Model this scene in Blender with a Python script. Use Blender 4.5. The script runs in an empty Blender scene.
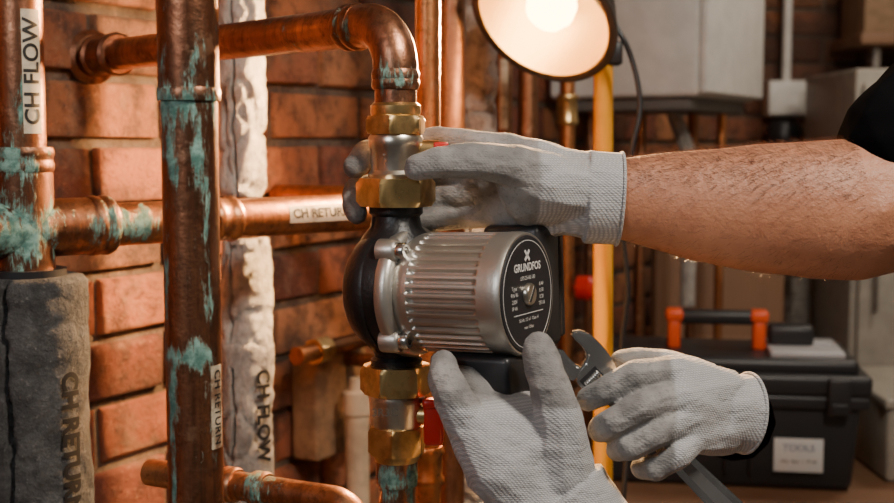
import bpy, bmesh, math, random
import numpy as np
from mathutils import Vector, Matrix, noise
random.seed(7)
F=1250.0; TH=math.radians(5); CAM=Vector((0,0,1.35))
FW=Vector((0,math.cos(TH),-math.sin(TH))); UP=Vector((0,math.sin(TH),math.cos(TH))); RT=Vector((1,0,0))
# survey helper: bearing (horizontal, vertical) and distance from the survey station -> metric world point
def P(u,v,d): return CAM+d*(FW+RT*((u-447)/F)+UP*((251.5-v)/F))
X=Vector((1,0,0));Y=Vector((0,1,0));Z=Vector((0,0,1))
col=bpy.context.scene.collection
# ---------------------------------------------------------------- node helpers
class M:
    def __init__(s,name):
        s.m=bpy.data.materials.new(name); s.m.use_nodes=True
        s.nt=s.m.node_tree; s.b=s.nt.nodes['Principled BSDF']
        s.tc=s.nt.nodes.new('ShaderNodeTexCoord')
    def n(s,t,**k):
        x=s.nt.nodes.new(t)
        for a,b in k.items(): setattr(x,a,b)
        return x
    def l(s,a,b): s.nt.links.new(a,b)
    def put(s,sock,val):
        if hasattr(val,'is_output'): s.l(val,sock)
        else:
            if isinstance(val,tuple) and len(val)==3 and sock.type=='RGBA': val=val+(1,)
            sock.default_value=val
    def set(s,**k):
        for a,b in k.items(): s.put(s.b.inputs[a.replace('_',' ')],b)
        return s
    def vec(s,scale=(1,1,1),src='Object'):
        mp=s.n('ShaderNodeMapping'); s.l(s.tc.outputs[src],mp.inputs[0]); mp.inputs['Scale'].default_value=scale
        return mp.outputs[0]
    def noise(s,scale,detail=4,rough=.6,sc=(1,1,1)):
        x=s.n('ShaderNodeTexNoise'); s.l(s.vec(sc),x.inputs['Vector'])
        x.inputs['Scale'].default_value=scale; x.inputs['Detail'].default_value=detail; x.inputs['Roughness'].default_value=rough
        return x.outputs['Fac']
    def mix(s,f,a,b,mode='MIX'):
        x=s.n('ShaderNodeMix',data_type='RGBA',blend_type=mode)
        s.put(x.inputs[0],f); s.put(x.inputs[6],a); s.put(x.inputs[7],b); return x.outputs[2]
    def math(s,op,a,b=0.0,c=None):
        x=s.n('ShaderNodeMath',operation=op); s.put(x.inputs[0],a); s.put(x.inputs[1],b)
        if c is not None: s.put(x.inputs[2],c)
        return x.outputs[0]
    def step(s,f,lo,hi):
        x=s.n('ShaderNodeMapRange',interpolation_type='SMOOTHSTEP'); s.put(x.inputs[0],f)
        x.inputs[1].default_value=lo; x.inputs[2].default_value=hi; return x.outputs[0]
    def bump(s,h,st=.3,dist=.001,prev=None):
        x=s.n('ShaderNodeBump'); s.put(x.inputs['Height'],h); x.inputs['Strength'].default_value=st; x.inputs['Distance'].default_value=dist
        if prev is not None: s.l(prev,x.inputs['Normal'])
        s.l(x.outputs[0],s.b.inputs['Normal']); return x.outputs[0]
    def dist(s,c,sc=(1,1,1)):
        a=s.n('ShaderNodeVectorMath',operation='SUBTRACT'); s.l(s.tc.outputs['Object'],a.inputs[0]); a.inputs[1].default_value=c
        b=s.n('ShaderNodeVectorMath',operation='MULTIPLY'); s.l(a.outputs[0],b.inputs[0]); b.inputs[1].default_value=sc
        q=s.n('ShaderNodeVectorMath',operation='LENGTH'); s.l(b.outputs[0],q.inputs[0]); return q.outputs['Value']
    def attr(s,name):
        x=s.n('ShaderNodeAttribute',attribute_name=name); return x.outputs
def simple(name,c,rough=.5,metal=0.,bs=0,bst=.2,var=0.0,**k):
    m=M(name)
    if var: 
        f=m.noise(25,5); m.set(Base_Color=m.mix(m.step(f,.35,.65),tuple(x*(1-var) for x in c),tuple(min(1,x*(1+var)) for x in c)))
    else: m.set(Base_Color=c)
    m.set(Roughness=rough,Metallic=metal,**k)
    if bs: m.bump(m.noise(bs,4),bst)
    return m.m
def copper(name,patches=(),c1=(.70,.30,.14),c2=(.30,.11,.05),dark=0.5,pat=0.08,rg=.24):
    m=M(name)
    n1=m.noise(14,6,.65,(1,1,.3)); n2=m.noise(90,5,.7); n3=m.noise(85,8,.78,(1,1,.22)); ns=m.noise(120,4,.6,(1,1,.04)); n4=m.noise(30,5,.7)
    base=m.mix(m.step(n1,.62-.3*dark,.78-.24*dark),c1,c2)
    base=m.mix(m.math('MULTIPLY',m.step(n2,.50,.70),.6),base,(.10,.042,.026))
    base=m.mix(m.math('MULTIPLY',m.step(ns,.50,.68),.55*dark+.1),base,(.11,.048,.03))
    base=m.mix(m.math('MULTIPLY',m.step(n4,.57,.68),.45),base,(.74,.41,.24))
    mask=m.math('ADD',pat,0.0)
    for c,sc,a in patches:
        d=m.dist(tuple(c),sc); mask=m.math('MAXIMUM',mask,m.math('MULTIPLY',m.math('SUBTRACT',1.0,m.math('MINIMUM',d,1.0)),a))
    fld=m.math('ADD',mask,m.math('MULTIPLY',m.math('SUBTRACT',n3,.5),2.3))
    g=m.math('MULTIPLY',m.step(fld,.40,.60),.93); halo=m.step(fld,.06,.46)
    base=m.mix(m.math('MULTIPLY',halo,.55),base,(.11,.075,.05))
    gc=m.mix(m.step(n2,.35,.65),(.05,.16,.135),(.26,.46,.39))
    base=m.mix(g,base,gc)
    m.set(Base_Color=base,Metallic=m.math('SUBTRACT',1.0,m.math('MULTIPLY',g,.97)),
          Roughness=m.math('ADD',m.math('MULTIPLY',n2,.36),m.math('ADD',rg-.06,m.math('MULTIPLY',g,.5))))
    b=m.bump(n2,.3,.002); b=m.bump(n4,.25,.002,b); m.bump(g,.5,.0008,b)
    return m.m
# ---------------------------------------------------------------- geometry helpers
def group(name,loc=(0,0,0)):
    e=bpy.data.objects.new(name,None); e.empty_display_size=.05; e.location=loc; col.objects.link(e); return e
def own(ob,parent):
    if parent is not None:
        ob.parent=parent; ob.matrix_parent_inverse=Matrix.Translation(-Vector(parent.location))
    return ob
def mk(name,verts,faces,mat,parent=None,ang=38,smooth=True):
    me=bpy.data.meshes.new(name); me.from_pydata([tuple(v) for v in verts],[],faces); me.update()
    bm=bmesh.new(); bm.from_mesh(me); bmesh.ops.recalc_face_normals(bm,faces=bm.faces); bm.to_mesh(me); bm.free()
    if smooth:
        me.polygons.foreach_set('use_smooth',[True]*len(me.polygons)); me.set_sharp_from_angle(angle=math.radians(ang))
    if mat: me.materials.append(mat)
    ob=bpy.data.objects.new(name,me); col.objects.link(ob); return own(ob,parent)
def frame(a):
    a=a.normalized(); r=Z if abs(a.z)<.9 else X
    e1=(r-a*r.dot(a)).normalized(); return a,e1,a.cross(e1)
def lathe(name,o,axis,prof,mat,parent=None,seg=64,rf=None,ang=38,ph=0):
    a,e1,e2=frame(axis); V=[];Fc=[]
    for (t,r) in prof:
        for i in range(seg):
            th=2*math.pi*i/seg+ph; rr=rf(th-ph,r,t) if rf else r
            V.append(o+a*t+(e1*math.cos(th)+e2*math.sin(th))*rr)
    for j in range(len(prof)-1):
        for i in range(seg):
            k=(i+1)%seg; Fc.append((j*seg+i,j*seg+k,(j+1)*seg+k,(j+1)*seg+i))
    Fc.append(tuple(range(seg))); Fc.append(tuple(range((len(prof)-1)*seg,len(prof)*seg)))
    return mk(name,V,Fc,mat,parent,ang)
def hexrf(th,r,t):
    q=(th%(math.pi/3))-math.pi/6; return r*math.cos(math.pi/6)/math.cos(q) if r>0 else 0
def hexnut(name,o,axis,t0,t1,r,mat,parent,ph=0.2):
    c=.12*r; rr=r*.9
    def rf(th,q,t):
        h=hexrf(th,r,t)
        return min(h,q) if q<r else h
    return lathe(name,o,axis,[(t0,r*.6),(t0,rr),(t0+c,r*1.001),(t1-c,r*1.001),(t1,rr),(t1,r*.6)],mat,parent,seg=72,rf=rf,ang=22,ph=ph)
def tube(name,pts,r,mat,parent=None,seg=28,disp=None):
    pts=[Vector(p) for p in pts]; n=len(pts); R=r if isinstance(r,(list,tuple)) else [r]*n
    t=(pts[1]-pts[0]).normalized(); _,e1,_=frame(t); V=[];Fc=[]
    for i in range(n):
        if i==0: t2=(pts[1]-pts[0])
        elif i==n-1: t2=(pts[-1]-pts[-2])
        else: t2=(pts[i+1]-pts[i]).normalized()+(pts[i]-pts[i-1]).normalized()
        t2.normalize(); e1=(e1-t2*e1.dot(t2)).normalized(); e2=t2.cross(e1)
        for k in range(seg):
            th=2*math.pi*k/seg; q=e1*math.cos(th)+e2*math.sin(th); rr=R[i]
            if disp: rr+=disp(pts[i]+q*rr)
            V.append(pts[i]+q*rr)
    for j in range(n-1):
        for i in range(seg):
            k=(i+1)%seg; Fc.append((j*seg+i,j*seg+k,(j+1)*seg+k,(j+1)*seg+i))
    Fc.append(tuple(range(seg))); Fc.append(tuple(range((n-1)*seg,n*seg)))
    return mk(name,V,Fc,mat,parent)
def rounded(pts,rad,n=10):
    pts=[Vector(p) for p in pts]; out=[pts[0]]
    for i in range(1,len(pts)-1):
        a=(pts[i-1]-pts[i]).normalized(); b=(pts[i+1]-pts[i]).normalized()
        h=a.angle(b)/2; L=rad/math.tan(h); c=pts[i]+(a+b).normalized()*(rad/math.sin(h))
        p0=pts[i]+a*L; p1=pts[i]+b*L; v0=p0-c; v1=p1-c; w=v0.angle(v1)
        for k in range(n+1):
            f=k/n; out.append(c+(v0*math.sin((1-f)*w)+v1*math.sin(f*w))/math.sin(w))
    out.append(pts[-1]); return out
def spline(pts,n=8):
    pts=[Vector(p) for p in pts]; q=[2*pts[0]-pts[1]]+pts+[2*pts[-1]-pts[-2]]; o=[]
    for i in range(1,len(q)-2):
        for k in range(n):
            t=k/n; a,b,c,d=q[i-1:i+3]
            o.append(.5*((2*b)+(c-a)*t+(2*a-5*b+4*c-d)*t*t+(3*b-a-3*c+d)*t**3))
    o.append(pts[-1]); return o
def box(name,c,dims,mat,parent=None,axes=(X,Y,Z),bev=.004,seg=3,taper=1.0):
    bm=bmesh.new(); bmesh.ops.create_cube(bm,size=1)
    for v in bm.verts:
        if taper!=1 and v.co.z<0: v.co.x*=taper; v.co.y*=taper
        v.co=Vector((v.co.x*dims[0],v.co.y*dims[1],v.co.z*dims[2]))
    if bev: bmesh.ops.bevel(bm,geom=bm.edges[:],offset=min(bev,min(dims)*.45),segments=seg,affect='EDGES',profile=.5)
    V=[c+axes[0]*v.co.x+axes[1]*v.co.y+axes[2]*v.co.z for v in bm.verts]; bm.verts.index_update()
    Fc=[tuple(v.index for v in f.verts) for f in bm.faces]; bm.free()
    return mk(name,V,Fc,mat,parent,ang=50)
def textdata(s,size,bold=0,cut=False):
    cu=bpy.data.curves.new('t','FONT'); cu.body=s; cu.size=size; cu.align_x='CENTER'; cu.align_y='CENTER'; cu.resolution_u=4; cu.offset=bold
    ob=bpy.data.objects.new('t',cu); col.objects.link(ob)
    dg=bpy.context.evaluated_depsgraph_get(); dg.update(); me=bpy.data.meshes.new_from_object(ob.evaluated_get(dg))
    bpy.data.objects.remove(ob)
    if cut:
        bm=bmesh.new(); bm.from_mesh(me)
        for k in range(-8,9):
            bmesh.ops.bisect_plane(bm,geom=bm.verts[:]+bm.edges[:]+bm.faces[:],plane_co=(0,size*k/16,0),plane_no=(0,1,0))
        bm.to_mesh(me); bm.free()
    V=[v.co.copy() for v in me.vertices]; Fc=[tuple(p.vertices) for p in me.polygons]
    return V,Fc
def flat_text(name,s,size,o,ex,ey,mat,parent,bold=0):
    V,Fc=textdata(s,size,bold); return mk(name,[o+ex*v.x+ey*v.y for v in V],Fc,mat,parent,smooth=False)
def wrap_text(name,s,size,c,ex,n,R,mat,parent,bold=0):
    V,Fc=textdata(s,size,bold,True); ey=n.cross(ex)
    return mk(name,[c+ex*v.x+n*math.cos(v.y/R)*R+ey*math.sin(v.y/R)*R for v in V],Fc,mat,parent,smooth=False)
def wrap_label(name,c,ex,n,R,w,h,mat,parent):
    ey=n.cross(ex); V=[];Fc=[]; k=12
    for rr in (R,R-.0006):
        for i in range(2):
            for j in range(k+1):
                a=(j/k-.5)*h/R; V.append(c+ex*(i-.5)*w+n*math.cos(a)*rr+ey*math.sin(a)*rr)
    m=k+1
    for j in range(k): Fc.append((j,j+1,m+j+1,m+j)); Fc.append((2*m+j,3*m+j,3*m+j+1,2*m+j+1))
    for i in (0,1):
        for j in range(k): Fc.append((i*m+j,i*m+j+1,2*m+i*m+j+1,2*m+i*m+j))
    Fc.append((0,m,3*m,2*m)); Fc.append((k,m+k,3*m+k,2*m+k))
    return mk(name,V,Fc,mat,parent,smooth=False)
# hull based organic modelling
_b=bmesh.new(); bmesh.ops.create_icosphere(_b,subdivisions=2,radius=1); ICO=[v.co.copy() for v in _b.verts]; _b.free()
def hull(bm,pts):
    vs=[bm.verts.new(p) for p in pts]; r=bmesh.ops.convex_hull(bm,input=vs)
    dele=list({g for g in r['geom_interior']+r['geom_unused'] if isinstance(g,bmesh.types.BMVert)})
    bmesh.ops.delete(bm,geom=dele,context='VERTS')
def sph(s):
    u,v,d,r=s; c=P(u,v,d); R=r*d/F; return [c+R*p for p in ICO]
def hullS(bm,*ss):
    pts=[]
    for s in ss: pts+=sph(s)
    hull(bm,pts)
def chain(bm,ss):
    for a,b in zip(ss[:-1],ss[1:]): hullS(bm,a,b)
def ring(c,ax,up,a,b,n=32):
    ax=ax.normalized(); up=(up-ax*up.dot(ax)).normalized(); s=ax.cross(up)
    return [c+up*math.cos(2*math.pi*i/n)*a+s*math.sin(2*math.pi*i/n)*b for i in range(n)]
def organic(name,bm,mat,parent,vox=.0014,sm=4,fn=None,dispf=None):
    me=bpy.data.meshes.new(name); bmesh.ops.recalc_face_normals(bm,faces=bm.faces); bm.to_mesh(me); bm.free()
    ob=bpy.data.objects.new(name+'_t',me); col.objects.link(ob)
    r=ob.modifiers.new('r','REMESH'); r.mode='VOXEL'; r.voxel_size=vox
    s=ob.modifiers.new('s','SMOOTH'); s.factor=.6; s.iterations=sm
    dg=bpy.context.evaluated_depsgraph_get(); dg.update()
    m2=bpy.data.meshes.new_from_object(ob.evaluated_get(dg)); bpy.data.objects.remove(ob)
    n=len(m2.vertices); co=np.empty(n*3,np.float32); no=np.empty(n*3,np.float32)
    m2.vertices.foreach_get('co',co); m2.vertex_normals.foreach_get('vector',no); co=co.reshape(-1,3); no=no.reshape(-1,3)
    src=[Vector(c) for c in co.tolist()]
    if dispf:
        dd=np.array([dispf(c) for c in src],np.float32); co=co+no*dd[:,None]
        m2.vertices.foreach_set('co',co.ravel()); m2.update()
    m2.polygons.foreach_set('use_smooth',[True]*len(m2.polygons))
    if fn:
        at=m2.attributes.new('coat','FLOAT','POINT'); at.data.foreach_set('value',[fn(c) for c in src])
    m2.materials.clear(); m2.materials.append(mat); m2.name=name
    o=bpy.data.objects.new(name,m2); col.objects.link(o); return own(o,parent)
# ---------------------------------------------------------------- materials
def mat_brick(name,dk=1.0):
    m=M(name); at=m.attr('bcol'); c=at['Color']
    n=m.noise(24,9,.72); n2=m.noise(7,5,.65); n3=m.noise(150,5,.75); n4=m.noise(3,3,.5)
    c=m.mix(m.math('MULTIPLY',m.step(n,.44,.64),.78),c,(.075*dk,.036*dk,.025*dk))
    c=m.mix(m.math('MULTIPLY',m.step(n2,.56,.68),.35),c,(.46*dk,.30*dk,.18*dk))
    c=m.mix(m.math('MULTIPLY',m.step(n3,.56,.66),.5),c,(.52*dk,.25*dk,.13*dk))
    c=m.mix(m.math('MULTIPLY',m.step(n4,.48,.62),.6),c,(.06*dk,.04*dk,.03*dk))
    m.set(Base_Color=c,Roughness=.9); b=m.bump(n,1.,.014); m.bump(n3,1.,.003,b); return m.m
BRICK=mat_brick('brick_masonry')
BRASS=M('brass'); n_=BRASS.noise(60,5); n2_=BRASS.noise(18,5,.7)
bc_=BRASS.mix(BRASS.step(n_,.4,.7),(.82,.57,.25),(.50,.31,.12)); bc_=BRASS.mix(BRASS.math('MULTIPLY',BRASS.step(n2_,.5,.66),.5),bc_,(.24,.14,.07))
BRASS.set(Base_Color=bc_,Metallic=1.,Roughness=BRASS.math('ADD',.18,BRASS.math('MULTIPLY',n_,.3))); BRASS.bump(n_,.2); BRASS=BRASS.m
NICKEL=simple('nickel_plated_brass',(.66,.61,.52),.28,1.,bs=120,bst=.15,var=.25)
NICKEL2=simple('cast_lettering',(.40,.36,.30),.4,1.)
ALU=simple('cast_aluminium',(.56,.53,.475),.38,.9,bs=500,bst=.15,var=.08)
STEEL=simple('chrome_steel',(.62,.61,.59),.2,1.,bs=60,bst=.03)
WSTEEL=simple('spanner_steel',(.70,.69,.67),.23,1.,bs=200,bst=.08,var=.12)
IRON=simple('black_cast_iron',(.012,.012,.013),.36,.2,bs=300,bst=.5)
BPLAS=simple('black_plastic',(.016,.016,.018),.38,bs=400,bst=.1)
BPLATE=simple('nameplate_black',(.016,.016,.019),.4)
WHITEINK=simple('printed_white',(.65,.65,.63),.5)
BLACKINK=simple('printed_black',(.012,.010,.008),.6)
LABEL=M('label_paper'); n_=LABEL.noise(45,6,.7); LABEL.set(Base_Color=LABEL.mix(LABEL.step(n_,.45,.75),(.64,.55,.40),(.28,.19,.12)),Roughness=.6); LABEL=LABEL.m
OLDLABEL=M('worn_label'); n_=OLDLABEL.noise(70,6,.7); OLDLABEL.set(Base_Color=OLDLABEL.mix(OLDLABEL.step(n_,.40,.62),(.50,.42,.30),(.17,.09,.05)),Roughness=.6); OLDLABEL=OLDLABEL.m
RED=simple('red_plastic',(.55,.02,.015),.35)
ORANGE=simple('orange_plastic',(.80,.09,.015),.4)
YEL=simple('yellow_paint',(.80,.36,.015),.35)
WHITEP=simple('white_enamel',(.66,.64,.60),.35,var=.06)
PLAST=simple('painted_plaster',(.40,.37,.32),.9,bs=30,bst=.2,var=.08)
CONC=simple('concrete',(.20,.18,.16),.9,bs=30,bst=.4,var=.2)
WOOD=M('plywood'); nn=WOOD.noise(14,6,.6,(1,1,.08)); WOOD.set(Base_Color=WOOD.mix(nn,(.13,.06,.03),(.27,.145,.075)),Roughness=.6); WOOD=WOOD.m
def mat_foam():
    m=M('foam_lagging'); n=m.noise(30,9,.8); n2=m.noise(8,5,.65); n3=m.noise(170,4,.7)
    c=m.mix(m.step(n,.32,.68),(.040,.040,.040),(.135,.132,.128)); c=m.mix(m.math('MULTIPLY',m.step(n3,.58,.70),.5),c,(.28,.27,.26)); c=m.mix(m.math('MULTIPLY',m.step(n2,.58,.70),.5),c,(.14,.085,.05))
    m.set(Base_Color=c,Roughness=.85); b=m.bump(n,.9,.010); m.bump(n3,1.,.003,b); return m.m
FOAM=mat_foam()
def mat_foil(name='foil_lagging',metal=.3):
    m=M(name); n=m.noise(26,9,.8,(1,1,.6)); n2=m.noise(10,6,.7,(1,1,.5)); v=m.n('ShaderNodeTexVoronoi'); m.l(m.vec((1,1,.6)),v.inputs['Vector']); v.inputs['Scale'].default_value=70
    n3=m.noise(120,4,.7)
    c=m.mix(m.step(n,.3,.7),(.27,.25,.225),(.66,.63,.57)); c=m.mix(m.math('MULTIPLY',m.step(n2,.55,.64),.75),c,(.12,.08,.05)); c=m.mix(m.math('MULTIPLY',m.step(n3,.57,.67),.45),c,(.15,.12,.09))
    m.set(Base_Color=c,Roughness=.5,Metallic=metal); b=m.bump(n,1.,.010); m.bump(v.outputs['Distance'],.7,.003,b); return m.m
FOIL=mat_foil(); FOIL2=mat_foil('foil_duct_metal',.9)
def mat_glove():
    m=M('knitted_work_glove'); ct=m.attr('coat')['Fac']
    w=m.n('ShaderNodeTexWave',wave_type='BANDS',bands_direction='DIAGONAL'); m.l(m.vec(),w.inputs['Vector']); w.inputs['Scale'].default_value=190; w.inputs['Distortion'].default_value=1.2; w.inputs['Detail'].default_value=1
    w2=m.n('ShaderNodeTexWave',wave_type='BANDS',bands_direction='Z'); m.l(m.vec(),w2.inputs['Vector']); w2.inputs['Scale'].default_value=230; w2.inputs['Distortion'].default_value=1
    kn=m.math('MULTIPLY',w.outputs['Fac'],w2.outputs['Fac'])
    nz=m.noise(30,6,.65); nf=m.noise(20,6,.65); nd=m.noise(240,5,.75); cr=m.noise(34,3,.5,(1,1.2,2.2))
    knit=m.mix(kn,(.33,.33,.335),(.64,.63,.63)); coat=m.mix(m.step(nz,.35,.65),(.165,.16,.155),(.31,.30,.29))
    coat=m.mix(m.math('MULTIPLY',m.step(nd,.50,.64),.5),coat,(.095,.09,.085))
    msk=m.step(m.math('ADD',ct,m.math('MULTIPLY',m.math('SUBTRACT',nz,.5),.5)),.38,.62)
    c=m.mix(msk,knit,coat); c=m.mix(m.math('MULTIPLY',m.step(nf,.54,.70),.28),c,(.15,.12,.095))
    m.set(Base_Color=c,Roughness=.8,Sheen_Weight=.1)
    b=m.bump(m.math('MULTIPLY',kn,m.math('SUBTRACT',1.0,m.math('MULTIPLY',msk,.75))),.6,.001); b=m.bump(nz,.5,.004,b); b=m.bump(cr,.6,.006,b); m.bump(nd,.5,.001,b)
    return m.m
GLOVE=mat_glove()
def mat_skin():
    m=M('skin'); n=m.noise(14,5,.6); n2=m.noise(260,4,.7); n3=m.noise(60,5,.7)
    c=m.mix(n,(.38,.145,.075),(.53,.245,.14)); c=m.mix(m.math('MULTIPLY',m.step(n3,.5,.72),.45),c,(.32,.105,.055))
    m.set(Base_Color=c,Roughness=.44,Subsurface_Weight=.06); m.b.inputs['Subsurface Radius'].default_value=(.008,.003,.0015)
    b=m.bump(n2,.6,.0012); m.bump(n3,.45,.003,b); return m.m
SKIN=mat_skin()
HAIR=simple('body_hair',(.09,.035,.015),.45)
CLOTH=simple('black_cotton',(.0045,.0045,.005),1.,bs=300,bst=.2,Specular_IOR_Level=.0)
# ---------------------------------------------------------------- room shell
W0=Vector((-.47,1.3,0)); WD=Vector((.479,.878,0)).normalized(); WN=Vector((WD.y,-WD.x,0))
def brickwall(name,o,wd,wn,L,H,mat,pal,seed):
    rnd=random.Random(seed); V=[];Fc=[];C=[]
    def addbox(x0,x1,z0,z1,dep,c,j):
        b=.006; base=len(V)
        d0=-.01
        lay=[(0,d0),(0,dep-b),(b*.35,dep-b*.3),(b,dep)]
        for ins,dd in lay:
            for (x,z) in ((x0+ins,z0+ins),(x1-ins,z0+ins),(x1-ins,z1-ins),(x0+ins,z1-ins)):
                V.append(o+wd*(x+rnd.uniform(-j,j))+Z*(z+rnd.uniform(-j,j))+wn*(dd+rnd.uniform(-j,j)*.5))
        for l in range(3):
            for i in range(4):
                k=(i+1)%4; Fc.append((base+l*4+i,base+l*4+k,base+l*4+4+k,base+l*4+4+i)); C.append(c)
        Fc.append((base+12,base+13,base+14,base+15)); C.append(c)
    b=len(V)
    for dd in (-.06,0.0):
        for (x,z) in ((0,0),(L,0),(L,H),(0,H)): V.append(o+wd*x+Z*z+wn*dd)
    mc=(.17,.125,.09,1)
    for f in ((0,1,2,3),(4,5,6,7),(0,1,5,4),(1,2,6,5),(2,3,7,6),(3,0,4,7)): Fc.append(tuple(b+i for i in f)); C.append(mc)
    r=0; z=.005
    while z+.065<H:
        x=-.1125*(r%2)+.003
        while x<L:
            a=max(x,.003); e=min(x+.213,L-.003)
            if e-a>.03:
                q=rnd.random(); p=pal[rnd.randrange(len(pal))]; g=.6+.6*q
                addbox(a,e,z,z+.063,.010+rnd.uniform(-.003,.004),(p[0]*g,p[1]*g,p[2]*g,1),.0018)
            x+=.225
        z+=.075; r+=1
    ob=mk(name,V,Fc,mat,None,ang=60)
    at=ob.data.attributes.new('bcol','FLOAT_COLOR','FACE')
    at.data.foreach_set('color',[q for c in C for q in c])
    return ob
pal=[(.50,.165,.070),(.40,.115,.050),(.54,.23,.105),(.27,.08,.045),(.44,.16,.08),(.52,.19,.075)]
WL0=W0-WD*2.0
brickwall('wall_left',WL0,WD,WN,2.0+2.62,2.45,BRICK,pal,3)
YB=3.6; XC=W0.x+(YB-1.3)*WD.x/WD.y
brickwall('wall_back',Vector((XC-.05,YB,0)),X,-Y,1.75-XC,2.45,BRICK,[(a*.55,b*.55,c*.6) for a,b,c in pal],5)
box('wall_right',Vector((1.73,1.5,1.225)),(.06,4.4,2.45),PLAST,bev=0)
box('floor',Vector((.2,1.2,-.03)),(3.9,5.2,.06),CONC,bev=0)
box('ceiling',Vector((.2,1.2,2.48)),(3.9,5.2,.06),PLAST,bev=0)
box('baseboard_back',Vector((1.25,YB-.022,.06)),(.8,.02,.12),WHITEP,bev=.003)
# ---------------------------------------------------------------- pipes on the left
def collar(name,o,axis,L,r,mat,parent,lip=.0015):
    return lathe(name,o,axis,[(-L/2,r-.004),(-L/2,r),(-L/2+.003,r+lip),(-L/2+.007,r+lip),(-L/2+.01,r),(L/2-.01,r),(L/2-.007,r+lip),(L/2-.003,r+lip),(L/2,r),(L/2,r-.004)],mat,parent,seg=48)
mb=P(189,100,.85)
def mp(u,v,dx=0): return (mb.x+dx,mb.y-.018,P(u,v,.85).z)
pat=[(mp(190,106),(22,22,28),.74),(mp(180,150,-.010),(75,25,8),.62),(mp(200,140,.008),(85,25,9),.60),(mp(200,357),(24,25,46),.82),(mp(190,410,-.012),(110,30,9),.70),(mp(215,250,.014),(110,30,6),.56),(mp(175,270,-.014),(120,30,6),.60),(mp(175,60,-.014),(90,30,12),.5),(mp(215,400,.015),(90,30,12),.6)]
CU_MAIN=copper('copper_weathered',pat,c1=(.43,.18,.095),c2=(.22,.09,.05),dark=.75,pat=.11,rg=.27)
g=group('copper_riser_pipe',(mb.x,mb.y,1.3))
zc=P(190,97,.85).z
tube('pipe',[Vector((mb.x,mb.y,.02)),Vector((mb.x,mb.y,zc))],.0192,CU_MAIN,g,48)
tube('upper_pipe',[Vector((mb.x,mb.y,zc)),Vector((mb.x,mb.y,2.44))],.0207,CU_MAIN,g,48)
lathe('socket_lip',Vector((mb.x,mb.y,P(190,92,.85).z)),Z,[(-.006,.0188),(-.006,.0212),(-.004,.0216),(.001,.0216),(.003,.0207),(.003,.019)],CU_MAIN,g,48)
zl=P(212,410,.85).z
nl=Vector((.90,-.43,0)).normalized(); c0=Vector((mb.x,mb.y,zl))
wrap_label('label',c0,-Z,nl,.0196,.058,.012,OLDLABEL,g)
wrap_text('label_text','CH RETURN',.0095,c0,-Z,nl,.0199,BLACKINK,g,.0001)
# left flow pipe with tee and return pipe
T=P(24,229,1.12); R1=P(345,213,1.37); R1=Vector((R1.x,R1.y,T.z)); hd=(R1-T).normalized()
patT=[(T-Vector((0,.026,0)),(12,12,15),.74),(T+hd*.09-Vector((0,.02,0)),(20,18,22),.68),((T.x,T.y-.02,T.z+.06),(20,20,22),.66),((T.x+.01,T.y-.02,T.z+.12),(55,30,9),.55)]
CU_T=copper('copper_tarnished',patT,c1=(.43,.19,.10),c2=(.22,.095,.055),dark=.65,pat=.11,rg=.27)
g=group('heating_flow_pipe',T)
tube('riser',[Vector((T.x,T.y,T.z)),Vector((T.x,T.y,2.44))],.0215,CU_T,g,40)
tube('tee_body',[Vector((T.x,T.y,T.z-.05)),Vector((T.x,T.y,T.z+.065))],.0265,CU_T,g,40)
tube('tee_branch',[T-hd*.08,T+hd*.075],.0265,CU_T,g,40)
for i,(o,a) in enumerate(((Vector((T.x,T.y,T.z+.062)),Z),(T+hd*.072,hd),(T-hd*.075,hd))): collar('tee_lip_%d'%i,o,a,.022,.0268,CU_T,g,.0012)
ncam=(Vector((CAM.x-T.x,CAM.y-T.y,0))).normalized()
n1=(ncam+Vector((.75,0,0))).normalized()
cl=Vector((T.x,T.y,P(38,72,1.1).z))
wrap_label('label',cl,Z,n1,.0218,.108,.018,LABEL,g)
wrap_text('label_text','CH FLOW',.0205,cl,Z,n1,.0223,BLACKINK,g,.0004)
g=group('heating_return_pipe',R1)
endp=T+hd*.62
wallhit=endp-WN*((endp-W0).dot(WN)-.014)
CU_R=copper('copper_return',[(T+hd*.12-Vector((0,.02,0)),(18,18,28),.66)],c1=(.60,.27,.125),c2=(.32,.135,.07),dark=.45,pat=.06,rg=.24)
tube('pipe',rounded([T-hd*.35,endp,wallhit],.04),.0205,CU_R,g,40)
def on_ret(u):
    k=(u-447)/F; best=None
    for i in range(400):
        p=T+hd*(.62*i/400); q=p-CAM; e=abs(q.dot(RT)/q.dot(FW)-k)
        if best is None or e<best[0]: best=(e,p)
    return best[1]
lp=on_ret(314); nr=hd.cross(Z).normalized()
if nr.y>0: nr=-nr
nr=(nr+Z*.15).normalized(); nr=(nr-hd*nr.dot(hd)).normalized()
wrap_label('label',lp,hd,nr,.0208,.092,.019,LABEL,g)
wrap_text('label_text','CH RETURN',.0138,lp-hd*.004,hd,nr,.0213,BLACKINK,g,.0004)
collar('coupling',on_ret(222),hd,.03,.0218,CU_R,g)
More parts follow.
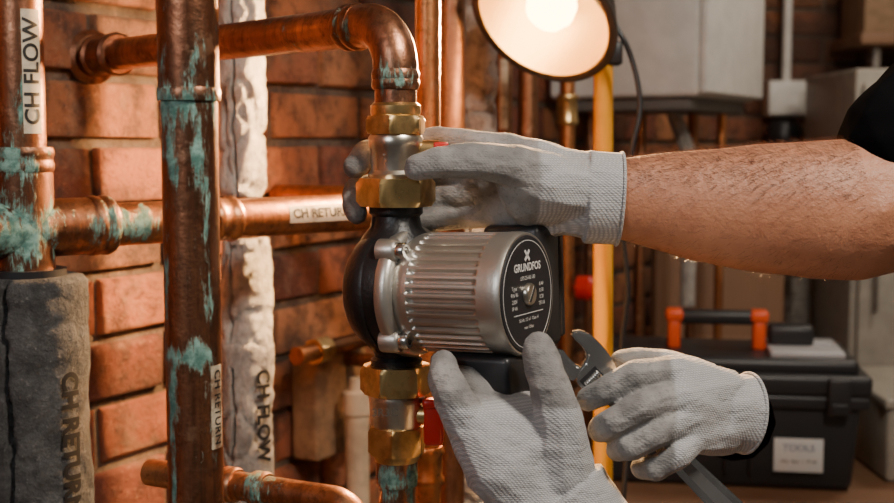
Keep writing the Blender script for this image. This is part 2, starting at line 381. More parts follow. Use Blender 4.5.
def rough_tube(name,x,y,z0,z1,r,amp,mat,parent,slit=None,seg=96,dz=.005,seed=0,rid=1.6):
    V=[];Fc=[]; n=max(2,int((z1-z0)/dz))
    for i in range(n+1):
        z=z0+(z1-z0)*i/n
        if slit is not None:
            cth=slit+.25*noise.noise(Vector((0,seed,z*9)))+.1*noise.noise(Vector((0,seed,z*40))); w=.05+.12*max(0,noise.noise(Vector((seed,3,z*16)))+.15)
        for k in range(seg):
            th=2*math.pi*k/seg; q=Vector((math.cos(th),math.sin(th),0)); p=Vector((x,y,z))+q*r
            dd=amp*(noise.noise(p*14+Vector((seed,0,0)))*1.3+noise.noise(p*45)*.8+noise.noise(p*110)*.5)
            dd-=amp*rid*max(0,abs(noise.noise(p*26+Vector((seed,7,0))))*-8+1)
            if slit is not None:
                da=abs((th-cth+math.pi)%(2*math.pi)-math.pi)
                if da<w: dd-=.014*(1-da/w)
            rr=r+dd
            if i in (0,n): rr=r*.9+dd
            V.append(Vector((x,y,z))+q*rr)
    for j in range(n):
        for i in range(seg):
            k=(i+1)%seg; Fc.append((j*seg+i,j*seg+k,(j+1)*seg+k,(j+1)*seg+i))
    V.append(Vector((x,y,z0)));V.append(Vector((x,y,z1)))
    a=len(V)-2
    for i in range(seg):
        k=(i+1)%seg; Fc.append((k,i,a)); Fc.append((n*seg+i,n*seg+k,a+1))
    return mk(name,V,Fc,mat,parent,ang=60)
g=group('lagged_return_pipe',(T.x,T.y,.8))
fx,fy=T.x+.006,T.y-.002
ztop=P(40,278,1.1).z
tube('pipe',[Vector((T.x,T.y,.01)),Vector((T.x,T.y,T.z-.04))],.0215,CU_T,g)
rough_tube('lagging',fx,fy,.05,ztop,.0485,.0022,FOAM,g,slit=-1.75,rid=1.0)
tube('lagging_core_ring',[Vector((T.x,T.y,ztop-.01)),Vector((T.x,T.y,ztop+.006))],.036,BPLAS,g)
nf=(ncam+Vector((.95,0,0))).normalized()
c1=Vector((fx,fy,P(82,457,1.06).z))
wrap_text('stencil_text','CH RETURN',.0235,c1,-Z,nf,.0515,BLACKINK,g,.0010)
sb=P(243,200,1.42); g=group('foil_lagged_pipe',(sb.x,sb.y,1.2))
tube('pipe',[Vector((sb.x,sb.y,.01)),Vector((sb.x,sb.y,2.44))],.018,CU_T,g)
rough_tube('lagging_upper',sb.x,sb.y,P(243,196,1.42).z,2.43,.027,.0030,FOIL,g,slit=-1.75,seed=3)
rough_tube('lagging_lower',sb.x+.002,sb.y,.03,P(243,238,1.42).z,.0295,.0028,FOIL,g,slit=-2.1,seed=5)
rough_tube('tape_band',sb.x+.002,sb.y,P(243,352,1.42).z-.02,P(243,352,1.42).z+.012,.0315,.001,FOIL,g,seed=8)
ns=(Vector((-sb.x,-sb.y,0)).normalized()+Vector((.68,0,0))).normalized()
wrap_text('stencil_text','CH FLOW',.0235,Vector((sb.x+.002,sb.y,P(265,415,1.42).z)),-Z,ns,.0340,BLACKINK,g,.0010)
# ---------------------------------------------------------------- pump pipework
A0=P(396,205,1.0); ax,ay=A0.x,A0.y
def zz(v): return P(396,v,1.0).z
E=Vector((ax,ay,P(398,24,1.0).z)); S0=P(108,50,1.36); S0=Vector((S0.x,S0.y,E.z)); ed=(S0-E).normalized()
dn=(S0-W0).dot(WN); k=-dn/ed.dot(WN) if abs(ed.dot(WN))>1e-3 else 0
S1=S0+ed*(k-.016)
CU_E=copper('copper_elbow',[((ax,ay-.018,zz(78)),(26,22,38),.6),(E+ed*.13,(28,28,28),.5),(E+ed*.06-Vector((0,.015,0)),(36,30,36),.58)],c1=(.47,.21,.115),c2=(.26,.11,.065),dark=.65,pat=.11,rg=.25)
g=group('pump_supply_pipe',(ax,ay,zz(60)))
tube('pipe',rounded([S1,E,Vector((ax,ay,zz(112)))],.036,14),.0166,CU_E,g,40)
tube('elbow',rounded([E+ed*.055,E,Vector((ax,ay,zz(72)))],.036,14),.0178,CU_E,g,40)
collar('elbow_lip',E+ed*.055,ed,.02,.0180,CU_E,g,.0014)
collar('elbow_lip_lower',Vector((ax,ay,zz(80))),Z,.016,.0178,CU_E,g,.0014)
collar('coupling',S0,ed,.05,.0205,CU_T,g,.003)
lathe('wall_escutcheon',S1,-ed,[(0,.030),(.004,.030),(.01,.024),(.01,.018)],CU_T,g)
g=group('isolation_valve',(ax,ay,zz(155)))
o=Vector((ax,ay,0)); R=lambda px:px*.0008
lathe('compression_collar',o,Z,[(zz(117),R(14)),(zz(117),R(24)),(zz(113),R(25)),(zz(106),R(25)),(zz(103),R(22)),(zz(103),R(14))],BRASS,g)
hexnut('upper_nut',o,Z,zz(134),zz(116),R(31),BRASS,g,.35)
lathe('valve_body',o,Z,[(zz(180),R(14)),(zz(180),R(27)),(zz(174),R(28)),(zz(170),R(25)),(zz(150),R(25.5)),(zz(146),R(27)),(zz(138),R(27.5)),(zz(134),R(25)),(zz(134),R(14))],NICKEL,g)
hexnut('union_nut',o,Z,zz(206),zz(178),R(40),BRASS,g,.15)
tube('spindle_boss',[Vector((ax,ay,zz(150))),Vector((ax+.034,ay+.0,zz(150)))],.008,BRASS,g)
box('red_lever',Vector((ax+.036,ay+.002,zz(147))),(.012,.022,.008),RED,g,bev=.002)
flat_text('cast_marks','>III',.014,P(388,153,1.0-.0222)-Y*.0002,Vector((0.25,-.0,-1)).normalized(),Vector((1,0,.2)).normalized(),NICKEL2,g)
g=group('isolation_valve',(ax,ay,zz(420)))
hexnut('union_nut',o,Z,zz(396),zz(367),R(37),BRASS,g,.1)
lathe('valve_body',o,Z,[(zz(432),R(14)),(zz(432),R(25)),(zz(426),R(27)),(zz(404),R(28)),(zz(399),R(29)),(zz(395),R(27)),(zz(395),R(14))],NICKEL,g)
hexnut('lower_nut',o,Z,zz(458),zz(430),R(31),BRASS,g,.4)
lathe('compression_collar',o,Z,[(zz(466),R(14)),(zz(466),R(22)),(zz(461),R(24)),(zz(456),R(24)),(zz(456),R(14))],BRASS,g)
tube('spindle_boss',[Vector((ax,ay-.004,zz(417))),Vector((ax+.028,ay-.008,zz(417)))],.008,BRASS,g)
box('red_lever',Vector((ax+.03,ay-.012,zz(424))),(.016,.012,.036),RED,g,bev=.004)
box('red_lever_grip',Vector((ax+.027,ay-.014,zz(403))),(.012,.014,.008),RED,g,bev=.003)
flat_text('cast_marks','3R3C',.009,P(385,413,1.0-.0235),X,Z,NICKEL2,g)
CU_B=copper('copper_pump_tail',[((ax,ay-.016,zz(482)),(20,22,26),.72)],c1=(.46,.21,.12),c2=(.26,.12,.07),dark=.6,pat=.12,rg=.26)
g=group('pump_return_pipe',(ax,ay,zz(490)))
tube('pipe',[Vector((ax,ay,.01)),Vector((ax,ay,zz(456)))],.0150,CU_B,g,40)
lathe('socket_lip',Vector((ax,ay,zz(476))),Z,[(-.012,.0145),(-.012,.0168),(-.004,.0174),(.008,.0168),(.01,.0145)],CU_B,g,40)
# ---------------------------------------------------------------- circulator pump
g=group('circulation_pump',P(440,290,1.0))
MA=P(404,291,1.005); MB=P(527,294,.95); a=(MB-MA).normalized(); LM=(MB-MA).length
_,e1,e2=frame(a)
if e1.z<0: e1=-e1
e2=a.cross(e1)     
eR=e2 if e2.x>0 else -e2
lathe('volute',MA,a,[(-.034,.004),(-.034,.030),(-.0332,.036),(-.031,.0405),(-.027,.0445),(-.020,.0480),(-.012,.0500),(-.004,.0500),(.004,.049),(.006,.03)],IRON,g,seg=72,rf=lambda th,r,t: r*(1+.05*math.sin(th+.6)))
lathe('volute_rib',MA,a,[(-.016,.046),(-.015,.0520),(-.009,.0532),(-.006,.0520),(-.005,.046)],IRON,g,seg=72)
lathe('volute_back_boss',MA,a,[(-.040,.002),(-.040,.013),(-.038,.015),(-.030,.017),(-.028,.010)],IRON,g,seg=40)
lathe('inlet_neck',o,Z,[(zz(300),R(30)),(zz(262),R(42)),(zz(246),R(39)),(zz(234),R(32)),(zz(227),R(26)),(zz(216),R(24)),(zz(213),R(27)),(zz(206),R(27)),(zz(206),R(15))],IRON,g)
lathe('outlet_neck',o,Z,[(zz(367),R(15)),(zz(367),R(26)),(zz(361),R(26)),(zz(358),R(22)),(zz(352),R(24)),(zz(342),R(33)),(zz(328),R(41)),(zz(300),R(38)),(zz(300),R(5))],IRON,g)
lathe('motor_flange',MA,a,[(.004,.03),(.004,.051),(.006,.0525),(.012,.0525),(.015,.051),(.017,.047),(.017,.03)],ALU,g,seg=96)
for i in range(4):
    th=math.radians(45+90*i); q=MA+(e1*math.cos(th)+eR*math.sin(th))*.0495
    lathe('flange_boss_%d'%i,q,a,[(.002,.004),(.002,.0095),(.016,.0095),(.018,.008),(.018,.003)],ALU,g,seg=32)
    lathe('bolt_%d'%i,q,a,[(.016,.003),(.018,.0065),(.024,.0065),(.0255,.0055),(.0255,.003),(.022,.0028),(.022,.0001)],STEEL,g,seg=24)
NR=40
def ribs(th,r,t):
    if t<.030 or t>LM-.020 : w=0
    else: w=min(1,(t-.030)/.004,(LM-.020-t)/.004); w=math.sqrt(max(0,w))
    s=math.sin(th*NR); g_=1/(1+math.exp(-s*6)); return r-.0036*w*g_
prof=[(.015,.040),(.017,.0445),(.022,.0465)]+[(.026+.001*i,.0472) for i in range(int((LM-.042)/.001))]
prof=prof+[(LM-.012,.0475),(LM-.005,.0475),(LM-.0015,.0470),(LM,.0462),(LM,.0448),(LM-.0012,.0446),(LM-.0012,.02)]
lathe('motor_housing',MA,a,prof,ALU,g,seg=400,rf=ribs,ang=50)
lathe('nameplate',MA,a,[(LM-.003,.0447),(LM+.0002,.0446),(LM+.0008,.0438),(LM+.0008,.0001)],BPLATE,g,seg=96,ang=30)
lathe('nameplate_ring',MA,a,[(LM+.0007,.0412),(LM+.0010,.0412),(LM+.0010,.0407),(LM+.0007,.0407)],WHITEINK,g,seg=96)
O=MB+a*.0011
lathe('vent_screw',MB,a,[(0,.0085),(.003,.0085),(.0045,.0075),(.0045,.0001)],NICKEL,g,seg=40)
box('vent_screw_slot',MB+a*.0047,(.0135,.0022,.0006),BPLAS,g,axes=((e1*.8+eR*.6).normalized(),(eR*.8-e1*.6).normalized(),a),bev=0)
flat_text('nameplate_brand','GRUNDFOS',.0085,O+e1*.0205,eR,e1,WHITEINK,g,.0002)
for k,(dx,sl) in enumerate(((-1,1),(1,-1))):
    box('logo_bar_%d'%k,O+e1*.0295,(.0105,.0022,.0004),WHITEINK,g,axes=((eR+e1*sl).normalized(),(e1-eR*sl).normalized(),a),bev=0)
flat_text('nameplate_type','UPS 25-60 180',.0042,O+e1*.0125,eR,e1,WHITEINK,g)
for r_,(yy,tx) in enumerate(((.006,'Type'),(.001,'P/N 96'),(-.004,'230V'),(-.009,'IP 44'))):
    flat_text('nameplate_row_%d'%r_,tx,.0042,O+e1*yy-eR*.023,eR,e1,WHITEINK,g)
    flat_text('nameplate_val_%d'%r_,('0.40','0.30','0.20','TF110')[r_],.0042,O+e1*yy+eR*.023,eR,e1,WHITEINK,g)
flat_text('nameplate_foot','50 Hz  2.5 uF  Class H',.0036,O-e1*.019,eR,e1,WHITEINK,g)
flat_text('nameplate_foot2','max 10 bar',.0036,O-e1*.025,eR,e1,WHITEINK,g)
box('nameplate_table',O-e1*.0145,(.05,.0005,.0003),WHITEINK,g,axes=(eR,e1,a),bev=0)
box('control_box',MB-a*.034+eR*.060,(.052,.04,.10),BPLAS,g,axes=(a,eR,e1),bev=.006)
box('control_box_lid',MB-a*.030+eR*.083,(.044,.008,.088),BPLAS,g,axes=(a,eR,e1),bev=.003)
box('terminal_box',MA+a*.072-e1*.062+eR*.002,(.070,.06,.034),BPLAS,g,axes=(a,eR,e1),bev=.005)
box('terminal_box_lid',MA+a*.072-e1*.081+eR*.002,(.062,.052,.008),BPLAS,g,axes=(a,eR,e1),bev=.003)
# ---------------------------------------------------------------- background pipes
def cpipe(name,u,d,r,mat,z0=.01,z1=2.44): 
    b=P(u,250,d); g=group(name,(b.x,b.y,1.2)); tube('pipe',[Vector((b.x,b.y,z0)),Vector((b.x,b.y,z1))],r,mat,g); return g,b
CU_O=copper('copper_bright',[],c1=(.66,.28,.11),c2=(.45,.17,.07),dark=.2,pat=.0,rg=.26)
CU_D=copper('copper_dull',[],c1=(.36,.17,.09),c2=(.19,.09,.05),dark=.5,pat=.05,rg=.3)
gq,bq=cpipe('copper_pipe',428,1.25,.0125,CU_O)
collar('coupling',Vector((bq.x,bq.y,P(428,470,1.25).z)),Z,.04,.0145,CU_O,gq)
gq,bq=cpipe('copper_pipe',452,1.6,.0165,CU_D)
gq,bq=cpipe('foil_lagged_pipe',479,1.7,.012,CU_D)
rough_tube('lagging',bq.x,bq.y,.05,2.4,.023,.004,FOIL,gq,seed=11)
gq,bq=cpipe('copper_pipe',503,1.85,.013,CU_D)
wrap_label('label',Vector((bq.x,bq.y,P(503,95,1.85).z)),Z,Vector((0,-1,0)),.0134,.10,.012,LABEL,gq)
gq,bq=cpipe('copper_pipe',527,2.0,.016,CU_D)
gq,bq=cpipe('copper_pipe',566,2.1,.013,CU_O,z0=.01,z1=P(566,80,2.1).z)
collar('coupling',Vector((bq.x,bq.y,P(566,110,2.1).z)),Z,.05,.017,BRASS,gq)
lathe('red_valve_wheel',Vector((bq.x,bq.y,P(583,287,2.1).z))+Vector((.012,-.012,0)),Vector((1,-.4,0)),[(0,.005),(.006,.005),(.008,.02),(.03,.021),(.036,.016),(.036,.001)],RED,gq,seg=32)
gq,bq=cpipe('copper_pipe',590,2.56,.012,CU_D,z1=P(590,90,2.56).z)
g=group('boiler_tail_pipes',P(650,130,2.55))
for i,(u1,d,r,mm) in enumerate(((642,2.53,.011,CU_D),(694,2.62,.012,CU_D),(722,2.70,.010,CU_O))):
    p=P(u1,96,d); tube('tail_%d'%i,[Vector((p.x,p.y,.01)),p],r,mm,g)
tube('condensate',[P(668,98,2.50),P(690,158,2.52),P(690,158,2.52)-Z*.3],.015,FOIL,g)
CU_L=copper('copper_low',[(P(262,486,1.08),(30,25,30),.72)],c1=(.56,.27,.14),c2=(.33,.15,.08),dark=.5,pat=.05,rg=.26)
g=group('drain_pipe',P(300,490,1.02))
tube('pipe',rounded([P(150,472,1.15),P(362,505,1.03),P(362,505,1.03)-Z*.3],.03),.0125,CU_L,g)
for i,u in enumerate((232,262)):
    q=P(150,472,1.15).lerp(P(362,505,1.03),(u-150)/212+.02); collar('collar_%d'%i,q,(P(362,505,1.03)-P(150,472,1.15)),.016,.0142,CU_L,g)
g=group('pipe_bracket',P(330,390,1.62))
PVC=simple('old_beige_pvc',(.46,.38,.27),.5,var=.2)
KRAFT=simple('weathered_wood_block',(.25,.145,.075),.8,bs=40,bst=.5,var=.4)
def wallpt(u,v,off):
    dr=FW+RT*((u-447)/F)+UP*((251.5-v)/F); t=(off-(CAM-W0).dot(WN))/dr.dot(WN); return CAM+dr*t
wb=wallpt(330,400,.036)
box('block',wb,(.13,.045,.15),KRAFT,g,axes=(WD,WN,Z),bev=.006)
wc=wallpt(330,352,.09)
tube('stub',[wallpt(322,356,.014),wallpt(322,356,.014)+WN*.09],.010,CU_D,g)
tube('crossbar',[wc-WD*.05-WN*.02,wc+WD*.12-WN*.02],.012,CU_D,g)
hexnut('nut',wc-WN*.02,WD,-.01,.02,.019,BRASS,g)
wd_=wallpt(357,420,.10)
g=group('plastic_waste_pipe',wd_)
tube('pipe',[Vector((wd_.x,wd_.y,.01)),Vector((wd_.x,wd_.y,wallpt(357,392,.10).z))],.017,PVC,g)
lathe('cap',Vector((wd_.x,wd_.y,wallpt(357,392,.10).z)),Z,[(-.03,.017),(-.03,.02),(.0,.02),(.004,.012),(.02,.01),(.02,.0001)],PVC,g)
# ---------------------------------------------------------------- boiler
g=group('wall_boiler',P(640,20,2.45))
bb=W0+WD*1.34
zb=P(690,97,2.35).z; hb=.62
cen=bb+WD*.20+WN*(.016+.165)+Z*(zb+hb/2)
box('casing',cen+WN*.0,(.40,.30,hb),WHITEP,g,axes=(WD,WN,Z),bev=.010)
box('front_door',cen+WN*.158,(.396,.018,hb-.01),WHITEP,g,axes=(WD,WN,Z),bev=.006)
box('underside_tray',cen-Z*(hb/2+.01),(.36,.26,.03),simple('grey_tray',(.12,.11,.10),.5),g,axes=(WD,WN,Z),bev=.004)
# ---------------------------------------------------------------- back wall services
def bwp(u,v,y): 
    dr=FW+RT*((u-447)/F)+UP*((251.5-v)/F); return CAM+dr*(y/dr.y)
g=group('junction_box',bwp(784,98,3.5))
box('enclosure',bwp(784,99,3.54),(.105,.08,.10),WHITEP,g,bev=.006)
box('cover',bwp(784,99,3.49),(.085,.012,.085),WHITEP,g,bev=.003)
tube('conduit',[bwp(786,86,3.55),Vector((bwp(786,86,3.55).x,3.55,2.44))],.012,WHITEP,g)
g=group('junction_box',bwp(828,99,3.54))
box('enclosure',bwp(828,98,3.54),(.095,.08,.10),WHITEP,g,bev=.006)
box('cover',bwp(828,98,3.49),(.075,.012,.075),simple('grey_cover',(.45,.44,.43),.5),g,bev=.003)
g=group('gas_regulator',bwp(783,132,3.5))
lathe('body',bwp(783,134,3.5),Z,[(-.04,.02),(-.04,.04),(-.02,.045),(.02,.045),(.035,.035),(.04,.015),(.04,.001)],BPLAS,g)
tube('pipe',[bwp(800,130,3.5),bwp(840,130,3.5)],.014,simple('grey_pipe',(.3,.29,.27),.5),g)
tube('drop',[bwp(783,140,3.5),Vector((bwp(783,140,3.5).x,3.5,.01))],.012,CU_D,g)
g=group('wall_shelf',bwp(870,40,3.4))
box('board',bwp(890,42,3.42),(.24,.26,.03),WOOD,g,bev=.003)
box('bracket',bwp(868,52,3.5),(.02,.15,.10),STEEL,g,bev=.003)
g=group('cardboard_box',bwp(880,15,3.4))
CARD=simple('cardboard',(.24,.15,.085),.85,var=.15)
cbz=bwp(890,42,3.42).z+.016
box('carton',Vector((bwp(892,20,3.4).x,3.42,cbz+.09)),(.20,.20,.18),CARD,g,bev=.003)
box('tape',Vector((bwp(892,20,3.4).x,3.42,cbz+.1805)),(.04,.20,.001),LABEL,g,bev=0)
g=group('storage_cabinet',Vector((bwp(900,200,3.2).x,3.2,.9)))
cx=bwp(854,200,2.96).x+.25; ct=bwp(870,66,2.96).z
CAB=simple('cream_paint',(.33,.30,.25),.5,var=.1)
box('carcass',Vector((cx,3.18,ct/2)),(.50,.42,ct-.01),CAB,g,bev=.006)
box('door_panel',Vector((cx,2.96,ct/2)),(.47,.018,ct-.08),CAB,g,bev=.004)
tube('door_handle',[Vector((cx-.2,2.935,.95)),Vector((cx-.2,2.935,1.08))],.006,STEEL,g)
g=group('plywood_sheet',(.63,2.9,.6))
pz=bwp(720,235,2.92).z
box('sheet',Vector((.635,2.92,pz/2)),(.31,.02,pz),WOOD,g,bev=.002)
box('batten',Vector((.635,2.90,bwp(720,345,2.92).z)),(.31,.02,.045),WOOD,g,bev=.003)
box('stile',Vector((.50,2.902,pz/2)),(.03,.016,pz-.02),WOOD,g,bev=.003)
g=group('wall_batten',bwp(820,300,3.5))
box('batten',Vector((bwp(838,300,3.45).x,3.50,.75)),(.05,.05,1.48),simple('dark_timber',(.05,.028,.018),.6),g,bev=.004)
g=group('flexible_duct',bwp(796,300,3.25))
dp=bwp(796,300,3.25)
pr=[]; z=.01
while z<bwp(796,275,3.25).z:
    pr.append((z,.034+.004*math.sin(z*420))); z+=.004
lathe('duct',Vector((dp.x,dp.y,0)),Z,pr,FOIL2,g,seg=40)
# ---------------------------------------------------------------- workbench + toolbox
tbz=P(730,497,2.02).z
g=group('workbench',(.68,2.2,tbz))
box('top',Vector((.70,2.2,tbz-.02)),(.84,.50,.04),WOOD,g,bev=.004)
for i,(x,y) in enumerate(((.33,2.0),(1.07,2.0),(.33,2.4),(1.07,2.4))): box('leg_%d'%i,Vector((x,y,(tbz-.04)/2)),(.05,.05,tbz-.04),WOOD,g,bev=.004)
box('rail',Vector((.70,2.0,.2)),(.72,.03,.06),WOOD,g,bev=.003)
g=group('toolbox',(.5,2.2,tbz+.1))
ra=math.radians(-9); tX=Vector((math.cos(ra),math.sin(ra),0)); tY=Vector((-math.sin(ra),math.cos(ra),0))
tc=P(722,440,2.17); tc.z=tbz
TBM=simple('toolbox_black',(.018,.018,.020),.40,bs=350,bst=.15)
GRY=simple('toolbox_grey_lid',(.45,.45,.46),.3)
tw,td=.45,.24; zrel=lambda v:P(740,v,2.05).z
hB=zrel(396)-tbz
def tb(n,x,y,z,dx,dy,dz,m,b=.006,tp=1.0): return box(n,tc+tX*x+tY*y+Z*z,(dx,dy,dz),m,g,axes=(tX,tY,Z),bev=b,taper=tp)
tb('body',0,0,hB/2+.002,tw-.02,td-.02,hB,TBM,.012,.94)
tb('body_rim',0,0,hB-.006,tw,td,.022,TBM,.005)
tb('lid_skirt',0,0,hB+.022,tw+.006,td+.006,.034,TBM,.008)
tb('lid_top',0,0,hB+.048,tw-.03,td-.03,.028,TBM,.010)
tb('organiser_lid',.13,-.01,hB+.066,.12,.15,.012,GRY,.004)
tb('organiser_lid_ribs',.13,-.01,hB+.074,.09,.01,.006,GRY,.002)
tb('organiser_tray',-.15,-.01,hB+.064,.10,.15,.010,TBM,.004)
for i,x in enumerate((-.16,.175)):
    tb('latch_%d'%i,x,-td/2-.008,hB+.006,.036,.014,.062,TBM,.004)
    tb('latch_tab_%d'%i,x,-td/2-.017,hB-.012,.026,.006,.018,BPLAS,.002)
for i,x in enumerate((-.2,-.1,0,.04)): tb('panel_rib_%d'%i,x,-td/2+.008,hB*.45,.006,.01,hB*.55,TBM,.002)
hz=hB+.06
for i,x in enumerate((-.085,.058)):
    tb('handle_post_%d'%i,x,.0,hz+.026,.022,.034,.052,ORANGE,.006)
    tb('handle_cap_%d'%i,x,.0,hz+.058,.030,.042,.020,ORANGE,.006)
tb('handle_grip',-.013,0,hz+.055,.15,.032,.024,TBM,.008)
tb('handle_pivot',.11,0,hz+.028,.075,.05,.035,TBM,.008)
STK=simple('sticker_white',(.60,.62,.62),.4)
tb('sticker',.115,-td/2+.0055,hB*.40,.078,.004,.055,STK,.0005)
flat_text('sticker_text','TOOLS',.016,tc+tX*.115+tY*(-td/2+.0028)+Z*(hB*.40+.012),tX,Z,simple('blue_ink',(.05,.12,.25),.5),g)
flat_text('sticker_small','16in  box  /  IP 40',.008,tc+tX*.115+tY*(-td/2+.0028)+Z*(hB*.40-.010),tX,Z,BLACKINK,g)
g=group('plastic_crate',P(890,450,2.0))
cc=P(905,450,2.1); ch=P(890,398,2.1).z-tbz
box('crate_body',Vector((cc.x+.03,2.2,tbz+ch/2)),(.13,.3,ch),CAB,g,bev=.01,taper=.95)
box('crate_rim',Vector((cc.x+.03,2.2,tbz+ch-.006)),(.142,.312,.018),CAB,g,bev=.005)
# ---------------------------------------------------------------- work lamp
LC=P(543,18,1.5); LNn=Vector((-.45,-.62,-.64)).normalized()
g=group('work_lamp',LC)
SHO=simple('lamp_shade_grey',(.11,.105,.10),.30,.8)
SHI=simple('lamp_reflector',(.86,.64,.32),.34,.7,bs=120,bst=.3)
outp=[(-.105,.001),(-.105,.030),(-.085,.034),(-.078,.045),(-.060,.066),(-.035,.080),(-.010,.087),(-.008,.093),(.001,.096),(.003,.094),(.002,.0845)]
inp=[(.002,.0845),(-.010,.083),(-.036,.0765),(-.060,.063),(-.076,.043),(-.078,.020),(-.078,.001)]
def open_lathe(name,o_,ax_,prof,mat,parent,seg=64):
    a_,f1,f2=frame(ax_); V=[];Fc=[]
    for t,r in prof:
        for i in range(seg):
            th=2*math.pi*i/seg; V.append(o_+a_*t+(f1*math.cos(th)+f2*math.sin(th))*r)
    for j in range(len(prof)-1):
        for i in range(seg):
            k=(i+1)%seg; Fc.append((j*seg+i,j*seg+k,(j+1)*seg+k,(j+1)*seg+i))
    return mk(name,V,Fc,mat,parent,60)
open_lathe('shade',LC,LNn,outp,SHO,g)
open_lathe('reflector',LC,LNn,inp,SHI,g)
BUL=M('bulb_glow'); BUL.set(Base_Color=(1.,.85,.6),Emission_Color=(1.,.58,.20),Emission_Strength=24.0)
lathe('bulb',LC,LNn,[(-.078,.013),(-.060,.014),(-.050,.020),(-.036,.029),(-.022,.031),(-.008,.026),(.002,.015),(.006,.001)],BUL.m,g,seg=40)
ld=bpy.data.lights.new('bulb_light','SPOT'); ld.energy=105; ld.color=(1.,.56,.24); ld.shadow_soft_size=.04; ld.spot_size=math.radians(165); ld.spot_blend=.8
lo=bpy.data.objects.new('bulb_light',ld); lo.location=LC+LNn*.02; lo.rotation_euler=LNn.to_track_quat('-Z','Y').to_euler(); col.objects.link(lo); own(lo,g)
back=LC-LNn*.10
pb0=P(603,78,1.60)
pole=Vector((P(608,200,1.60).x,P(608,200,1.60).y,0))
tube('swivel',[back,back-LNn*.02,Vector((pole.x,pole.y,pb0.z+.04))],.009,SHO,g)
tube('pole',[Vector((pole.x-.008,pole.y,pb0.z+.03)),Vector((pole.x+.006,pole.y,.03))],.0125,YEL,g)
box('pole_clamp',Vector((pole.x,pole.y,pb0.z+.03)),(.03,.03,.03),BPLAS,g,bev=.004)
for i in range(3):
    th=i*2.094+.5; tube('foot_%d'%i,[Vector((pole.x,pole.y,.16)),Vector((pole.x+.14*math.cos(th),pole.y+.14*math.sin(th),.014))],.011,YEL,g)
cab=spline([back,P(615,25,1.52),P(632,60,1.52),P(640,105,1.52),P(632,150,1.52),P(622,220,1.54),P(628,290,1.55),P(622,350,1.56),P(628,430,1.56),P(620,620,1.56),Vector((pole.x+.05,pole.y,.03))])
tube('cable',cab,.0033,BPLAS,g,seg=12)
# ---------------------------------------------------------------- adjustable spanner
g=group('adjustable_spanner',P(640,430,.945))
H0=P(594,374,.934); H1=P(728,508,.935); hx=(H1-H0).normalized(); hn=(-FW-hx*(-FW).dot(hx)).normalized(); hy=hn.cross(hx)
def extr(name,pts2,th,mat,zo=0,bev=.0015):
    bm=bmesh.new(); vs=[bm.verts.new((x,y,-th/2)) for x,y in pts2]; f=bm.faces.new(vs)
    r=bmesh.ops.extrude_face_region(bm,geom=[f]); bmesh.ops.translate(bm,verts=[v for v in r['geom'] if isinstance(v,bmesh.types.BMVert)],vec=(0,0,th))
    bmesh.ops.recalc_face_normals(bm,faces=bm.faces)
    bmesh.ops.bevel(bm,geom=bm.edges[:],offset=bev,segments=2,affect='EDGES')
    bm.verts.index_update(); V=[H0+hx*v.co.x+hy*v.co.y+hn*(v.co.z+zo) for v in bm.verts]; Fc=[tuple(v.index for v in f.verts) for f in bm.faces]; bm.free()
    return mk(name,V,Fc,mat,g,ang=35)
extr('handle',[(.014,-.0095),(.045,-.0075),(.09,-.0085),(.14,-.0105),(.165,-.0115),(.172,-.008),(.174,0),(.172,.008),(.165,.0115),(.14,.0105),(.09,.0085),(.045,.0075),(.014,.0095)],.008,WSTEEL)
extr('handle_inset',[(.06,-.0035),(.15,-.0055),(.155,0),(.15,.0055),(.06,.0035)],.0085,simple('spanner_inset',(.3,.3,.3),.5,1.),0,.0005)
sg=1 if hy.z>0 else -1
def q2(L): return [(x,y*sg) for x,y in L]
extr('head',q2([(.020,-.0085),(.020,.0085),(.012,.013),(.004,.0165),(-.005,.0185),(-.015,.0195),(-.026,.0185),(-.033,.0145),(-.0345,.0095),(-.030,.0078),(-.022,.0085),(-.014,.0065),(-.0115,.001),(-.011,-.006),(-.008,-.0125),(0,-.0145),(.010,-.0125)]),.0135,WSTEEL)
extr('moving_jaw',q2([(-.0105,-.0025),(-.0135,-.0045),(-.022,-.0048),(-.031,-.0035),(-.0325,-.0075),(-.028,-.0125),(-.018,-.0165),(-.0085,-.0165),(-.0075,-.010)]),.0120,WSTEEL,zo=.0003)
kn=H0+hx*.002-hy*sg*.0035
box('knurl_slot',kn+hn*.0066,(.014,.016,.0008),BPLAS,g,axes=(hx,hy,hn),bev=0)
lathe('adjuster_knurl',kn+hn*.0026,hy*1.0,[(-.007,.002)]+[(-.007+.001*i,.0062 if i%2 else .0053) for i in range(15)]+[(.008,.002)],STEEL,g,seg=24)
# ---------------------------------------------------------------- people
def ss(x,a,b):
    t=max(0,min(1,(x-a)/(b-a))); return t*t*(3-2*t)
def wr(p,amp=1.0):
    return amp*(noise.noise(p*38)*.0008+noise.noise(Vector((p.x*60,p.y*60,p.z*120)))*.0006+noise.noise(Vector((p.x*45+p.z*70,p.y*40,p.z*45-p.x*50)))*.0009)
person=group('plumber',P(700,210,1.0))
bm=bmesh.new()
kI=(484,150,1.022,19);kM=(476,170,1.034,19);kR=(480,192,1.034,18);kP=(494,212,1.028,16)
hullS(bm,kI,kM,kR,kP,(560,174,1.010,27),(566,207,1.010,28),(534,222,1.018,20),(540,162,1.012,24))
hullS(bm,(560,174,1.010,27),(566,207,1.010,28),(600,180,1.0,27),(600,214,1.0,28))
hullS(bm,(588,190,.998,33),(548,186,.986,29),(512,172,.984,21),(530,205,1.000,24))
chain(bm,[kI,(440,141,1.040,15),(398,145,1.050,13.5),(366,152,1.034,13),(356,166,1.008,12.5)])
chain(bm,[kM,(432,170,1.052,15),(388,182,1.058,14),(356,190,1.036,13.5),(353,205,1.012,12.5),(357,214,1.004,11)])
